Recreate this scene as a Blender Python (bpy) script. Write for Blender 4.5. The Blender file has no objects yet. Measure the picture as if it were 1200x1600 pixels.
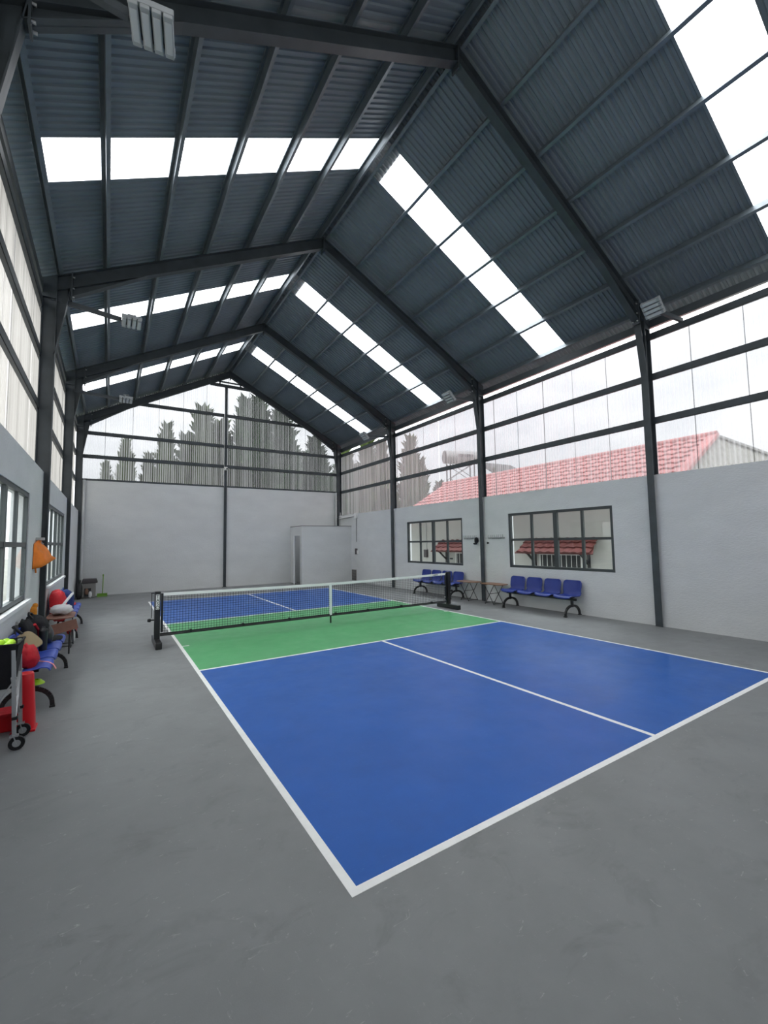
import bpy, bmesh, math, random
from mathutils import Vector, Matrix, noise
from math import pi, sin, cos, sqrt, radians

# ------------------------------------------------------------------ camera, sky, exposure
scn = bpy.context.scene
COL = scn.collection
CAMF, CAMC, YAW, PITCH, ROLL, PX, PY = 673.75, (-1.0547, -2.0156, 1.7579), .5728, .0713, -.0164, 605.45, 797.45
fw = Vector((sin(YAW) * cos(PITCH), cos(YAW) * cos(PITCH), sin(PITCH)))
r0 = Vector((cos(YAW), -sin(YAW), 0)); u0 = r0.cross(fw)
rt = cos(ROLL) * r0 + sin(ROLL) * u0; up = -sin(ROLL) * r0 + cos(ROLL) * u0
cd = bpy.data.cameras.new('camera'); cam = bpy.data.objects.new('camera', cd); COL.objects.link(cam)
m = Matrix((rt, up, -fw)).transposed().to_4x4(); m.translation = CAMC; cam.matrix_world = m
cd.sensor_fit = 'VERTICAL'; cd.sensor_height = 36; cd.lens = CAMF / 1600 * 36
cd.shift_x = -(PX - 600) / 1600; cd.shift_y = (PY - 800) / 1600; cd.clip_start = .05; cd.clip_end = 500
scn.camera = cam
vs = scn.view_settings
vs.view_transform = 'Standard'; vs.look = 'None'; vs.gamma = 1; vs.use_curve_mapping = False
vs.exposure = 2.17
SKY_ZENITH = 2.3
scn.cycles.max_bounces = 8; scn.cycles.diffuse_bounces = 5; scn.cycles.transparent_max_bounces = 16
scn.cycles.caustics_reflective = False; scn.cycles.caustics_refractive = False
scn.cycles.sample_clamp_indirect = 6

world = bpy.data.worlds.new('overcast_sky'); scn.world = world; world.use_nodes = True
wn, wl = world.node_tree.nodes, world.node_tree.links
bg = wn['Background']; bg.inputs['Strength'].default_value = 1.0
tc = wn.new('ShaderNodeTexCoord'); nz = wn.new('ShaderNodeTexNoise'); rp = wn.new('ShaderNodeValToRGB')
mp = wn.new('ShaderNodeMapping'); mp.inputs['Scale'].default_value = (1, 1, 2.2)
nz.inputs['Scale'].default_value = 2.2; nz.inputs['Detail'].default_value = 5; nz.inputs['Roughness'].default_value = .55
wl.new(tc.outputs['Generated'], mp.inputs['Vector']); wl.new(mp.outputs['Vector'], nz.inputs['Vector']); wl.new(nz.outputs['Fac'], rp.inputs['Fac'])
rp.color_ramp.elements[0].position = .36; rp.color_ramp.elements[0].color = (.66, .69, .735, 1)
rp.color_ramp.elements[1].position = .60; rp.color_ramp.elements[1].color = (.965, .975, .99, 1)
wl.new(rp.outputs['Color'], bg.inputs['Color'])
# standard overcast sky: three times as bright overhead as at the horizon
sx_ = wn.new('ShaderNodeSeparateXYZ'); wl.new(tc.outputs['Generated'], sx_.inputs[0])
mx_ = wn.new('ShaderNodeMath'); mx_.operation = 'MAXIMUM'; mx_.inputs[1].default_value = 0; wl.new(sx_.outputs['Z'], mx_.inputs[0])
ma_ = wn.new('ShaderNodeMath'); ma_.operation = 'MULTIPLY_ADD'; ma_.inputs[1].default_value = SKY_ZENITH * 2 / 3; ma_.inputs[2].default_value = SKY_ZENITH / 3; wl.new(mx_.outputs[0], ma_.inputs[0])
wl.new(ma_.outputs[0], bg.inputs['Strength'])

# ------------------------------------------------------------------ materials
def mat(name, col, rough=.6, metal=0, spec=.4, var=0, vscale=4, bump=0, bscale=40, vcol=None, stretch=(1, 1, 1)):
    m = bpy.data.materials.new(name); m.use_nodes = True
    n, l = m.node_tree.nodes, m.node_tree.links; b = n['Principled BSDF']
    b.inputs['Base Color'].default_value = (*col, 1); b.inputs['Roughness'].default_value = rough
    b.inputs['Metallic'].default_value = metal; b.inputs['Specular IOR Level'].default_value = spec
    if var or bump:
        t = n.new('ShaderNodeTexCoord'); mpn = n.new('ShaderNodeMapping'); mpn.inputs['Scale'].default_value = stretch
        l.new(t.outputs['Object'], mpn.inputs['Vector'])
    if var:
        z = n.new('ShaderNodeTexNoise'); z.inputs['Scale'].default_value = vscale; z.inputs['Detail'].default_value = 6; z.inputs['Roughness'].default_value = .6
        l.new(mpn.outputs['Vector'], z.inputs['Vector'])
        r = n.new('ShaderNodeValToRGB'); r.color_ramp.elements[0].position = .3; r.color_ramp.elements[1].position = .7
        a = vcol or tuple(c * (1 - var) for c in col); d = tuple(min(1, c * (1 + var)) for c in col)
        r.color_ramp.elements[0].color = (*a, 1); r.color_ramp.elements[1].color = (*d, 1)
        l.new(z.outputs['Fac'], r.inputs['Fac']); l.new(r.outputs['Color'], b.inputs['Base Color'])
    if bump:
        z2 = n.new('ShaderNodeTexNoise'); z2.inputs['Scale'].default_value = bscale; z2.inputs['Detail'].default_value = 4
        l.new(mpn.outputs['Vector'], z2.inputs['Vector'])
        bp = n.new('ShaderNodeBump'); bp.inputs['Strength'].default_value = bump; bp.inputs['Distance'].default_value = .02
        l.new(z2.outputs['Fac'], bp.inputs['Height']); l.new(bp.outputs['Normal'], b.inputs['Normal'])
    return m

def scuffed(name, col, scuff, amount=.5, rough=.55, var=.10):
    """painted acrylic floor: mottling, pale scuffs and dark marks with shapes of their own"""
    m = bpy.data.materials.new(name); m.use_nodes = True
    n, l = m.node_tree.nodes, m.node_tree.links; b = n['Principled BSDF']
    b.inputs['Roughness'].default_value = rough; b.inputs['Specular IOR Level'].default_value = .35
    t = n.new('ShaderNodeTexCoord')
    def noise_(sc, det, rg=.6, st=(1, 1, 1), dist=0, rot=0):
        mpn = n.new('ShaderNodeMapping'); mpn.inputs['Scale'].default_value = st; mpn.inputs['Rotation'].default_value = (0, 0, rot)
        z = n.new('ShaderNodeTexNoise'); z.inputs['Scale'].default_value = sc; z.inputs['Detail'].default_value = det
        z.inputs['Roughness'].default_value = rg; z.inputs['Distortion'].default_value = dist
        l.new(t.outputs['Object'], mpn.inputs['Vector']); l.new(mpn.outputs['Vector'], z.inputs['Vector']); return z.outputs['Fac']
    def ramp(src, p0, c0, p1, c1):
        r = n.new('ShaderNodeValToRGB'); e = r.color_ramp.elements
        e[0].position, e[1].position = p0, p1; e[0].color, e[1].color = c0, c1
        l.new(src, r.inputs['Fac']); return r.outputs['Color']
    def mix(f, a, bb):
        x = n.new('ShaderNodeMixRGB')
        l.new(f, x.inputs[0]); l.new(a, x.inputs[1])
        if isinstance(bb, tuple): x.inputs[2].default_value = bb
        else: l.new(bb, x.inputs[2])
        return x.outputs[0]
    base = ramp(noise_(1.3, 8, .65), .3, (*[c * (1 - var) for c in col], 1), .7, (*[c * (1 + var) for c in col], 1))
    k = amount
    base = mix(ramp(noise_(2.0, 5, .7, (1, 1.6, 1), .6), .55, (0, 0, 0, 1), .68, (.42 * k,) * 3 + (1,)), base, (*[c * .62 for c in col], 1))
    base = mix(ramp(noise_(9, 6, .7, (1, 2.5, 1), 1.2, .6), .635, (0, 0, 0, 1), .70, (.55 * k,) * 3 + (1,)), base, (*scuff, 1))
    base = mix(ramp(noise_(14, 6, .75, (3.5, 1, 1), 1.0, -.4), .645, (0, 0, 0, 1), .70, (.6 * k,) * 3 + (1,)), base, (*scuff, 1))
    l.new(base, b.inputs['Base Color'])
    rr = n.new('ShaderNodeMapRange'); rr.inputs['To Min'].default_value = rough - .1; rr.inputs['To Max'].default_value = rough + .12
    l.new(noise_(3, 5), rr.inputs['Value']); l.new(rr.outputs['Result'], b.inputs['Roughness'])
    bp = n.new('ShaderNodeBump'); bp.inputs['Strength'].default_value = .12; bp.inputs['Distance'].default_value = .004
    l.new(noise_(160, 3), bp.inputs['Height']); l.new(bp.outputs['Normal'], b.inputs['Normal'])
    return m

def sheet_mat(name, haze_lo, haze_hi, tint=(.38, .385, .39), clear=(.232, .235, .238), axis=1, period=.076, rib=.13):
    """corrugated clear plastic: part see-through, part milky, with vertical weather streaks"""
    m = bpy.data.materials.new(name); m.use_nodes = True
    n, l = m.node_tree.nodes, m.node_tree.links; n.remove(n['Principled BSDF']); out = n['Material Output']
    tr = n.new('ShaderNodeBsdfTransparent'); tr.inputs['Color'].default_value = (*clear, 1)
    tl = n.new('ShaderNodeBsdfTranslucent'); tl.inputs['Color'].default_value = (*[min(1, c * 1.06) for c in tint], 1)
    df = n.new('ShaderNodeBsdfDiffuse'); df.inputs['Color'].default_value = (*tint, 1)
    gl = n.new('ShaderNodeBsdfGlossy'); gl.inputs['Roughness'].default_value = .15; gl.inputs['Color'].default_value = (1, 1, 1, 1)
    m1 = n.new('ShaderNodeMixShader'); m1.inputs[0].default_value = .18; l.new(tl.outputs[0], m1.inputs[1]); l.new(df.outputs[0], m1.inputs[2])
    m2 = n.new('ShaderNodeMixShader'); l.new(tr.outputs[0], m2.inputs[1]); l.new(m1.outputs[0], m2.inputs[2])
    t = n.new('ShaderNodeTexCoord'); mpn = n.new('ShaderNodeMapping')
    sc = [1, 1, 1]; sc[2] = .012
    mpn.inputs['Scale'].default_value = sc
    z = n.new('ShaderNodeTexNoise'); z.inputs['Scale'].default_value = 7; z.inputs['Detail'].default_value = 4; z.inputs['Roughness'].default_value = .65
    l.new(t.outputs['Object'], mpn.inputs['Vector']); l.new(mpn.outputs['Vector'], z.inputs['Vector'])
    sp = n.new('ShaderNodeSeparateXYZ'); l.new(t.outputs['Object'], sp.inputs[0])
    mu = n.new('ShaderNodeMath'); mu.operation = 'MULTIPLY'; mu.inputs[1].default_value = 2 * pi / period; l.new(sp.outputs[axis], mu.inputs[0])
    sn = n.new('ShaderNodeMath'); sn.operation = 'SINE'; l.new(mu.outputs[0], sn.inputs[0])
    ad = n.new('ShaderNodeMath'); ad.operation = 'MULTIPLY_ADD'; ad.inputs[1].default_value = rib; l.new(sn.outputs[0], ad.inputs[0]); l.new(z.outputs['Fac'], ad.inputs[2])
    mr = n.new('ShaderNodeMapRange'); mr.inputs['From Min'].default_value = .3; mr.inputs['From Max'].default_value = .7
    mr.inputs['To Min'].default_value = haze_lo; mr.inputs['To Max'].default_value = haze_hi
    l.new(ad.outputs[0], mr.inputs['Value']); l.new(mr.outputs[0], m2.inputs[0])
    m3 = n.new('ShaderNodeMixShader'); m3.inputs[0].default_value = .04
    pass; l.new(m2.outputs[0], m3.inputs[1]); l.new(gl.outputs[0], m3.inputs[2])
    l.new(m3.outputs[0], out.inputs['Surface'])
    return m

def glass_mat(name, tint=(.93, .96, .95)):
    m = bpy.data.materials.new(name); m.use_nodes = True
    n, l = m.node_tree.nodes, m.node_tree.links; n.remove(n['Principled BSDF'])
    tr = n.new('ShaderNodeBsdfTransparent'); tr.inputs['Color'].default_value = (*tint, 1)
    gl = n.new('ShaderNodeBsdfGlossy'); gl.inputs['Roughness'].default_value = .02
    fr = n.new('ShaderNodeFresnel'); fr.inputs['IOR'].default_value = 1.5; mx = n.new('ShaderNodeMixShader')
    ge = n.new('ShaderNodeNewGeometry'); iv = n.new('ShaderNodeMath'); iv.operation = 'SUBTRACT'; iv.inputs[0].default_value = 1; l.new(ge.outputs['Backfacing'], iv.inputs[1])
    fm = n.new('ShaderNodeMath'); fm.operation = 'MULTIPLY'; l.new(fr.outputs[0], fm.inputs[0]); l.new(iv.outputs[0], fm.inputs[1])
    l.new(fm.outputs[0], mx.inputs[0]); l.new(tr.outputs[0], mx.inputs[1]); l.new(gl.outputs[0], mx.inputs[2])
    l.new(mx.outputs[0], n['Material Output'].inputs['Surface']); return m

MT = dict(
    floor=scuffed('grey_court_paint', (.222, .230, .232), (.5, .5, .49), .8, .55, .10),
    blue=scuffed('blue_court_paint', (.007, .100, .420), (.12, .27, .58), .35, .36, .10),
    green=scuffed('green_court_paint', (.095, .41, .155), (.2, .42, .24), .3, .38, .08),
    line=mat('white_line_paint', (.90, .90, .88), .6, var=.05, vscale=9),
    wall=mat('pale_grey_render', (.66, .673, .673), .85, spec=.2, var=.05, vscale=1.1, bump=.35, bscale=22, stretch=(1, 1, 2.2)),
    steel=mat('dark_steel_paint', (.045, .055, .062), .45, spec=.5, var=.25, vscale=3),
    purlin=mat('purlin_steel', (.16, .19, .21), .38, metal=.35, spec=.5, var=.15, vscale=5),
    roof=mat('blue_grey_roof_sheet', (.17, .205, .235), .45, spec=.45, var=.12, vscale=1.2),
    skylight=sheet_mat('skylight_plastic', .55, .72, (.94, .95, .95), (.97, .97, .97), axis=1, period=.106),
    sheet_y=sheet_mat('clear_corrugated_sheet', .13, .45, axis=1),
    sheet_x=sheet_mat('clear_corrugated_sheet_gable', .03, .42, axis=0, rib=.17),
    sheet_l=sheet_mat('weathered_corrugated_sheet', .34, .80, (.43, .415, .39), (.36, .355, .342), axis=1, rib=.22),
    frame=mat('charcoal_window_frame', (.045, .053, .055), .4, spec=.5),
    glass=glass_mat('window_glass'),
    sill=mat('white_sill', (.75, .76, .76), .6),
    white=mat('white_plastic', (.78, .78, .76), .45),
    pvc=mat('pale_pvc', (.60, .61, .61), .5),
    black=mat('black_plastic', (.010, .010, .012), .45),
    blackmetal=mat('black_painted_metal', (.012, .012, .013), .32, spec=.6),
    blackcloth=mat('black_cloth', (.012, .012, .015), .9, bump=.4, bscale=90),
    netcord=mat('black_net_cord', (.02, .02, .022), .8),
    tape=mat('white_net_tape', (.92, .92, .91), .7),
    seat=mat('blue_seat_plastic', (.016, .038, .24), .38, spec=.5, var=.08, vscale=5),
    seat2=mat('bright_blue_seat_plastic', (.035, .075, .40), .4, spec=.5, var=.08, vscale=5),
    brown=mat('brown_tabletop', (.24, .135, .085), .5, var=.22, vscale=6, stretch=(1, 8, 1)),
    brown2=mat('reddish_brown_board', (.27, .135, .10), .5, var=.15, vscale=6, stretch=(1, 8, 1)),
    alu=mat('bare_aluminium', (.55, .56, .57), .35, metal=.8),
    lamp=mat('grey_cast_aluminium', (.36, .38, .39), .5, metal=.3),
    lampglass=mat('frosted_lamp_lens', (.50, .53, .54), .35),
    red=mat('red_fabric', (.52, .012, .022), .7, var=.15, vscale=8, bump=.3, bscale=30),
    redplastic=mat('red_plastic', (.60, .010, .018), .35, var=.06, vscale=4),
    navy=mat('navy_fabric', (.02, .04, .16), .85, bump=.3, bscale=40),
    orange=mat('orange_fabric', (.85, .22, .02), .6, var=.12, vscale=7, bump=.3, bscale=18),
    orangeplush=mat('orange_plush', (.75, .27, .03), .9, var=.2, vscale=20, bump=.6, bscale=60),
    gold=mat('gold_paddle_face', (.42, .33, .20), .25, metal=.5),
    lime=mat('lime_green_plastic', (.45, .75, .03), .4),
    pink=mat('pink_cord', (.85, .35, .33), .7),
    dark_grey=mat('dark_grey_plastic', (.085, .075, .08), .6),
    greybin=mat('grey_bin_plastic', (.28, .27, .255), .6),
    green_pl=mat('green_plastic', (.20, .38, .06), .5),
    whitecloth=mat('white_bag_plastic', (.80, .79, .80), .45, bump=.5, bscale=14),
    tile=mat('red_roof_tile', (.66, .27, .26), .75, var=.25, vscale=2.5),
    tile2=mat('dark_red_awning_tile', (.15, .045, .042), .6, var=.2, vscale=6),
    plaster=mat('cream_house_wall', (.52, .515, .49), .9, var=.06, vscale=.8),
    gable=mat('beige_corrugated_end', (.46, .45, .40), .8, var=.15, vscale=3),
    dark=mat('dark_opening', (.03, .033, .035), .6),
    standsteel=mat('weathered_stand_steel', (.10, .10, .10), .6),
    steeltank=mat('stainless_tank', (.34, .34, .33), .35, metal=.5),
    galv=mat('galvanised_steel', (.45, .46, .46), .5, metal=.5),
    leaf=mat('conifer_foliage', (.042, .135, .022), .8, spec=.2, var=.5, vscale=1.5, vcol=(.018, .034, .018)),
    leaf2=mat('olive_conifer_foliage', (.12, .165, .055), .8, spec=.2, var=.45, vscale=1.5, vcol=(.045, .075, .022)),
    bark=mat('tree_bark', (.10, .075, .055), .9, var=.3, vscale=6),
    earth=mat('earth_and_gravel', (.20, .20, .175), .95, var=.3, vscale=.5),
    door=mat('white_door', (.70, .72, .72), .4),
)
M = MT

# ------------------------------------------------------------------ mesh builder
class MB:
    def __init__(s): s.v = []; s.f = []; s.sm = []
    def add(s, vs, fs, smooth=False):
        o = len(s.v); s.v += [tuple(x) for x in vs]
        for f in fs: s.f.append(tuple(i + o for i in f)); s.sm.append(smooth)
        return s
    def box(s, x0, x1, y0, y1, z0, z1):
        return s.add([(x0, y0, z0), (x1, y0, z0), (x1, y1, z0), (x0, y1, z0), (x0, y0, z1), (x1, y0, z1), (x1, y1, z1), (x0, y1, z1)],
                     [(0, 3, 2, 1), (4, 5, 6, 7), (0, 1, 5, 4), (1, 2, 6, 5), (2, 3, 7, 6), (3, 0, 4, 7)])
    def bar(s, a, b, w, h, up=(0, 0, 1)):
        a, b = Vector(a), Vector(b); d = (b - a).normalized(); u = Vector(up)
        if abs(d.dot(u)) > .98: u = Vector((0, 1, 0))
        x = d.cross(u).normalized(); z = x.cross(d).normalized(); q = []
        for p in (a, b):
            for i, j in ((-1, -1), (1, -1), (1, 1), (-1, 1)): q.append(p + x * (i * w / 2) + z * (j * h / 2))
        return s.add(q, [(0, 1, 2, 3), (7, 6, 5, 4), (0, 4, 5, 1), (1, 5, 6, 2), (2, 6, 7, 3), (3, 7, 4, 0)])
    def tube(s, pts, r, n=8, cap=True):
        pts = [Vector(p) for p in pts]; rr = r if isinstance(r, (list, tuple)) else [r] * len(pts)
        vs = []; px = None
        for i, p in enumerate(pts):
            d = (pts[min(i + 1, len(pts) - 1)] - pts[max(i - 1, 0)]).normalized()
            if px is None:
                a = Vector((0, 0, 1)) if abs(d.z) < .9 else Vector((1, 0, 0)); px = d.cross(a).normalized()
            else: px = (px - d * px.dot(d)).normalized()
            py = d.cross(px)
            for k in range(n): vs.append(p + (px * cos(2 * pi * k / n) + py * sin(2 * pi * k / n)) * rr[i])
        fs = [(i * n + k, i * n + (k + 1) % n, (i + 1) * n + (k + 1) % n, (i + 1) * n + k) for i in range(len(pts) - 1) for k in range(n)]
        s.add(vs, fs, True)
        if cap: s.add([vs[k] for k in range(n)], [tuple(range(n - 1, -1, -1))]); s.add(vs[-n:], [tuple(range(n))])
        return s
    def lathe(s, prof, n=16, c=(0, 0, 0), smooth=True):
        vs = [(c[0] + r * cos(2 * pi * k / n), c[1] + r * sin(2 * pi * k / n), c[2] + z) for r, z in prof for k in range(n)]
        fs = [(i * n + k, i * n + (k + 1) % n, (i + 1) * n + (k + 1) % n, (i + 1) * n + k) for i in range(len(prof) - 1) for k in range(n)]
        s.add(vs, fs, smooth); s.add(vs[:n], [tuple(range(n - 1, -1, -1))]); s.add(vs[-n:], [tuple(range(n))]); return s
    def prism(s, poly, a0, a1, axis='y', cap=True):
        f = {'y': lambda p, t: (p[0], t, p[1]), 'x': lambda p, t: (t, p[0], p[1]), 'z': lambda p, t: (p[0], p[1], t)}[axis]
        n = len(poly); vs = [f(p, a0) for p in poly] + [f(p, a1) for p in poly]
        fs = [(i, (i + 1) % n, n + (i + 1) % n, n + i) for i in range(n)]
        if cap: fs += [tuple(range(n - 1, -1, -1)), tuple(range(n, 2 * n))]
        return s.add(vs, fs)
    def blob(s, c, r, e=2.6, nz=.1, fq=3, seed=0, nu=18, nv=12, fn=None):
        vs = []
        for j in range(nv + 1):
            t = -pi / 2 + pi * j / nv
            for i in range(nu):
                a = 2 * pi * i / nu
                def sp(x): return math.copysign(abs(x) ** (2 / e), x)
                d = Vector((sp(cos(t)) * sp(cos(a)), sp(cos(t)) * sp(sin(a)), sp(sin(t))))
                k = 1 + nz * noise.noise(d * fq + Vector((seed * 7.3, seed * 3.1, 0)))
                p = Vector((d.x * r[0] * k, d.y * r[1] * k, d.z * r[2] * k))
                if fn: p = fn(p)
                vs.append(p + Vector(c))
        fs = [(j * nu + i, j * nu + (i + 1) % nu, (j + 1) * nu + (i + 1) % nu, (j + 1) * nu + i) for j in range(nv) for i in range(nu)]
        return s.add(vs, fs, True)
    def xf(s, mtx):
        s.v = [tuple(mtx @ Vector(p)) for p in s.v]; return s
    def build(s, name, material, parent=None, bevel=0, solid=0, fix=True):
        me = bpy.data.meshes.new(name); me.from_pydata(s.v, [], s.f); me.update()
        for p, q in zip(me.polygons, s.sm): p.use_smooth = q
        if fix:
            b = bmesh.new(); b.from_mesh(me); bmesh.ops.recalc_face_normals(b, faces=b.faces); b.to_mesh(me); b.free()
        me.materials.append(M[material] if isinstance(material, str) else material)
        o = bpy.data.objects.new(name, me); COL.objects.link(o); o.parent = parent
        if solid:
            q = o.modifiers.new('solid', 'SOLIDIFY'); q.thickness = solid; q.offset = 0
        if bevel:
            q = o.modifiers.new('bevel', 'BEVEL'); q.width = bevel; q.segments = 2; q.limit_method = 'ANGLE'
        return o

def tag(o, label=None, cat=None, group=None, kind=None):
    if label: o['label'] = label
    if cat: o['category'] = cat
    if group: o['group'] = group
    if kind: o['kind'] = kind
    return o
def empty(name, loc=(0, 0, 0), rz=0, label=None, cat=None, group=None, kind=None):
    o = bpy.data.objects.new(name, None); COL.objects.link(o); o.location = loc; o.rotation_euler = (0, 0, rz); o.empty_display_size = .1
    return tag(o, label, cat, group, kind)
def copy_tree(o, parent=None):
    c = o.copy(); COL.objects.link(c); c.parent = parent
    for ch in list(o.children): copy_tree(ch, c)
    return c
def share(src, name, parent, loc=(0, 0, 0), rot=(0, 0, 0), scale=(1, 1, 1)):
    o = bpy.data.objects.new(name, src.data); COL.objects.link(o); o.parent = parent; o.location = loc; o.rotation_euler = rot; o.scale = scale
    return o

# ------------------------------------------------------------------ dimensions of the hall
XR, XL = 8.12, -2.0                   # inner faces of the side walls
CXR, CXL = 8.045, -1.92               # inner faces of the steel columns, proud of the walls
Y0, Y4 = -2.45, 16.60                 # inner faces of the end walls
FY = [2.34, 7.07, 11.80, 16.50]       # steel frames
RX, SL = 3.08, .522                   # ridge, roof slope
ZLO, ZUP, ZS = 8.767, 9.033, 9.20     # rafter underside, rafter top, sheet, all at the ridge
HW, HB = 3.0, 4.10                    # masonry height of side walls and end wall
T = .2
def zr(x, z=ZS): return z - SL * abs(x - RX)

# ------------------------------------------------------------------ floor and ground
fl = MB().box(XL - T, XR + T, Y0 - T, Y4 + T, -.15, 0).build('floor', 'floor'); tag(fl, 'grey painted hall floor with scuffs', kind='structure')
gr = MB().box(-60, 70, -40, 90, -.5, -.16).build('ground', 'earth'); tag(gr, 'grassy ground outside the hall', kind='structure')

# ------------------------------------------------------------------ masonry walls with window openings
WIN_R = [(3.20, 6.12, 1.0, 2.455), (7.96, 10.91, .97, 2.445)]
WIN_L = [(2.70, 5.685, 1.05, 2.50), (7.99, 11.20, 1.05, 2.55)]
def side_wall(name, x0, x1, wins, label):
    b = MB(); y = Y0 - T
    for (a, c, z0, z1) in wins:
        b.box(x0, x1, y, a, 0, HW); b.box(x0, x1, a, c, 0, z0); b.box(x0, x1, a, c, z1, HW); y = c
    b.box(x0, x1, y, Y4 + T, 0, HW)
    o = b.build(name, 'wall'); return tag(o, label, kind='structure')
wr = side_wall('wall_right', XR, XR + T, WIN_R, 'pale grey rendered wall with two dark windows and clear sheets above')
wlft = side_wall('wall_left', XL - T, XL, WIN_L, 'pale grey rendered wall behind the cluttered bench')
wb = MB().box(XL, XR, Y4, Y4 + T, 0, HB).build('wall_back', 'wall'); tag(wb, 'pale grey end wall below the clear gable sheets', kind='structure')
wf = MB().box(XL, XR, Y0 - T, Y0, 0, HW).build('wall_front', 'wall')
tag(wf, 'rendered end wall below clear gable sheets, behind the viewpoint', kind='structure')

# ------------------------------------------------------------------ corrugated clear sheets and girts
def corr(u0, u1, at, amp=.009, period=.076, n=6):
    k = max(2, int(round((u1 - u0) / period * n))); return [(u0 + (u1 - u0) * i / k, at + amp * sin(2 * pi * (u0 + (u1 - u0) * i / k) / period)) for i in range(k + 1)]
def clad_y(x, y0, y1, z0, z1, parent, m):
    w = .836; k = int(round((y1 - y0) / w)); w = (y1 - y0) / k
    for i in range(k):
        b = MB(); pts = corr(y0 + i * w, y0 + (i + 1) * w + .014, x + (.004 if i % 2 else -.004)); vs = []
        for (y, xx) in pts: vs += [(xx, y, z0), (xx, y, z1)]
        b.add(vs, [(2 * j, 2 * j + 2, 2 * j + 3, 2 * j + 1) for j in range(len(pts) - 1)], True)
        b.build('cladding_sheet', m, parent, fix=False)
def clad_x(y, x0, x1, z0, parent, m):
    w = .836; k = int(round((x1 - x0) / w)); w = (x1 - x0) / k
    for i in range(k):
        b = MB(); pts = corr(x0 + i * w, min(x1, x0 + (i + 1) * w + .014), y + (.004 if i % 2 else -.004)); vs = []
        for (x, yy) in pts: vs += [(x, yy, z0), (x, yy, zr(x, ZS - .03))]
        b.add(vs, [(2 * j, 2 * j + 2, 2 * j + 3, 2 * j + 1) for j in range(len(pts) - 1)], True)
        b.build('cladding_sheet', m, parent, fix=False)
clad_y(XR + .175, Y0 - T, Y4 + T, HW - .02, 5.96, wr, 'sheet_y')
clad_y(XL - .175, Y0 - T, Y4 + T, HW - .02, 5.96, wlft, 'sheet_l')
clad_x(Y4 + .13, XL - .15, XR + .15, HB - .03, wb, 'sheet_x')
clad_x(Y0 - .15, XL - .15, XR + .15, HW - .02, wf, 'sheet_x')
def cbar(axis, a0, a1, c, z, parent, name='girt', h=.13, d=.055, face=1):
    """C section girt: web towards the hall, two flanges going outwards"""
    t = .006; b = MB()
    if axis == 'y':
        b.box(c, c + face * t, a0, a1, z - h / 2, z + h / 2)
        b.box(c, c + face * d, a0, a1, z + h / 2 - t, z + h / 2); b.box(c, c + face * d, a0, a1, z - h / 2, z - h / 2 + t)
    else:
        b.box(a0, a1, c, c + face * t, z - h / 2, z + h / 2)
        b.box(a0, a1, c, c + face * d, z + h / 2 - t, z + h / 2); b.box(a0, a1, c, c + face * d, z - h / 2, z - h / 2 + t)
    return b.build(name, 'steel', parent)
ends = [Y0 - T] + FY[:3] + [Y4]
for z in (5.88, 5.03, 4.12):
    for k in range(4):
        a, c = ends[k] + (.01 if k else 0), ends[k + 1] - .01
        cbar('y', a, c, XR + .10, z, wr); cbar('y', a, c, XL - .10, z, wlft, face=-1)
PC = 2.94
for z, xa, xb in ((5.84, XL, XR), (4.98, XL, XR), (7.15, RX - 3.35, RX + 3.35)):
    cbar('x', xa, PC - .05, Y4 + .05, z, wb); cbar('x', PC + .05, xb, Y4 + .05, z, wb)
cbar('x', XL, PC - .05, Y4 + .0, HB + .03, wb, h=.07, d=.1); cbar('x', PC + .05, XR, Y4 + .0, HB + .03, wb, h=.07, d=.1)
for z in (5.84, 4.98, 7.15): cbar('x', max(XL, RX - (ZS - z) / SL + .2), min(XR, RX + (ZS - z) / SL - .2), Y0 - .05, z, wf, face=-1)

# ------------------------------------------------------------------ roof: sheets, skylights, purlins
ceil = empty('ceiling', (RX, 7, 9.2), label='pitched roof of blue grey corrugated sheets with bright skylight strips', kind='structure')
ceil.location = (0, 0, 0)
def roof_sheet(y0, y1, side, xa, xb, name, m, p=.106, rise=.022):
    k = max(1, int(round((y1 - y0) / p))); p = (y1 - y0) / k; pr = []
    for i in range(k):
        for f, h in ((0, 0), (.36, 0), (.50, 1), (.86, 1)): pr.append((y0 + (i + f) * p, h * rise))
    pr.append((y1, 0)); vs = []
    for (y, h) in pr: vs += [(xa, y, zr(xa) + h), (xb, y, zr(xb) + h)]
    b = MB().add(vs, [(2 * j, 2 * j + 2, 2 * j + 3, 2 * j + 1) for j in range(len(pr) - 1)])
    return b.build(name, m, ceil, fix=False)
SKY = [(-.50, .24), (4.22, 4.97), (8.93, 9.68), (13.62, 14.37)]
spans = []; y = Y0 - .45
for (a, c) in SKY:
    spans.append((y, a, 0)); spans.append((a, c, 1)); y = c
spans.append((y, Y4 + .5, 0))
for side, xe in ((1, XR + .45), (-1, XL - .45)):
    for (a, c, s) in spans:
        if s:
            xk = 8.25 if side > 0 else -1.93
            roof_sheet(a, c, side, RX + side * .02, xk, 'skylight_panel', 'skylight'); roof_sheet(a, c, side, xk, xe, 'eave_sheet', 'roof')
        else:
            k = max(1, int(round((c - a) / .8)))
            for i in range(k): roof_sheet(a + (c - a) * i / k, a + (c - a) * (i + 1) / k, side, RX + side * .005, xe, 'roof_sheet', 'roof')
rc = MB().prism([(RX - .12, zr(RX - .12) + .03), (RX, ZS + .05), (RX + .32, zr(RX + .32) + .03), (RX + .32, zr(RX + .32) + .035), (RX, ZS + .06), (RX - .12, zr(RX - .12) + .035)], Y0 - .45, Y4 + .5).build('ridge_cap', 'roof', ceil)
PUR = [3.19, 4.01, 4.85, 5.69, 6.53, 7.37, 8.20]
ang = math.atan(SL)
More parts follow.
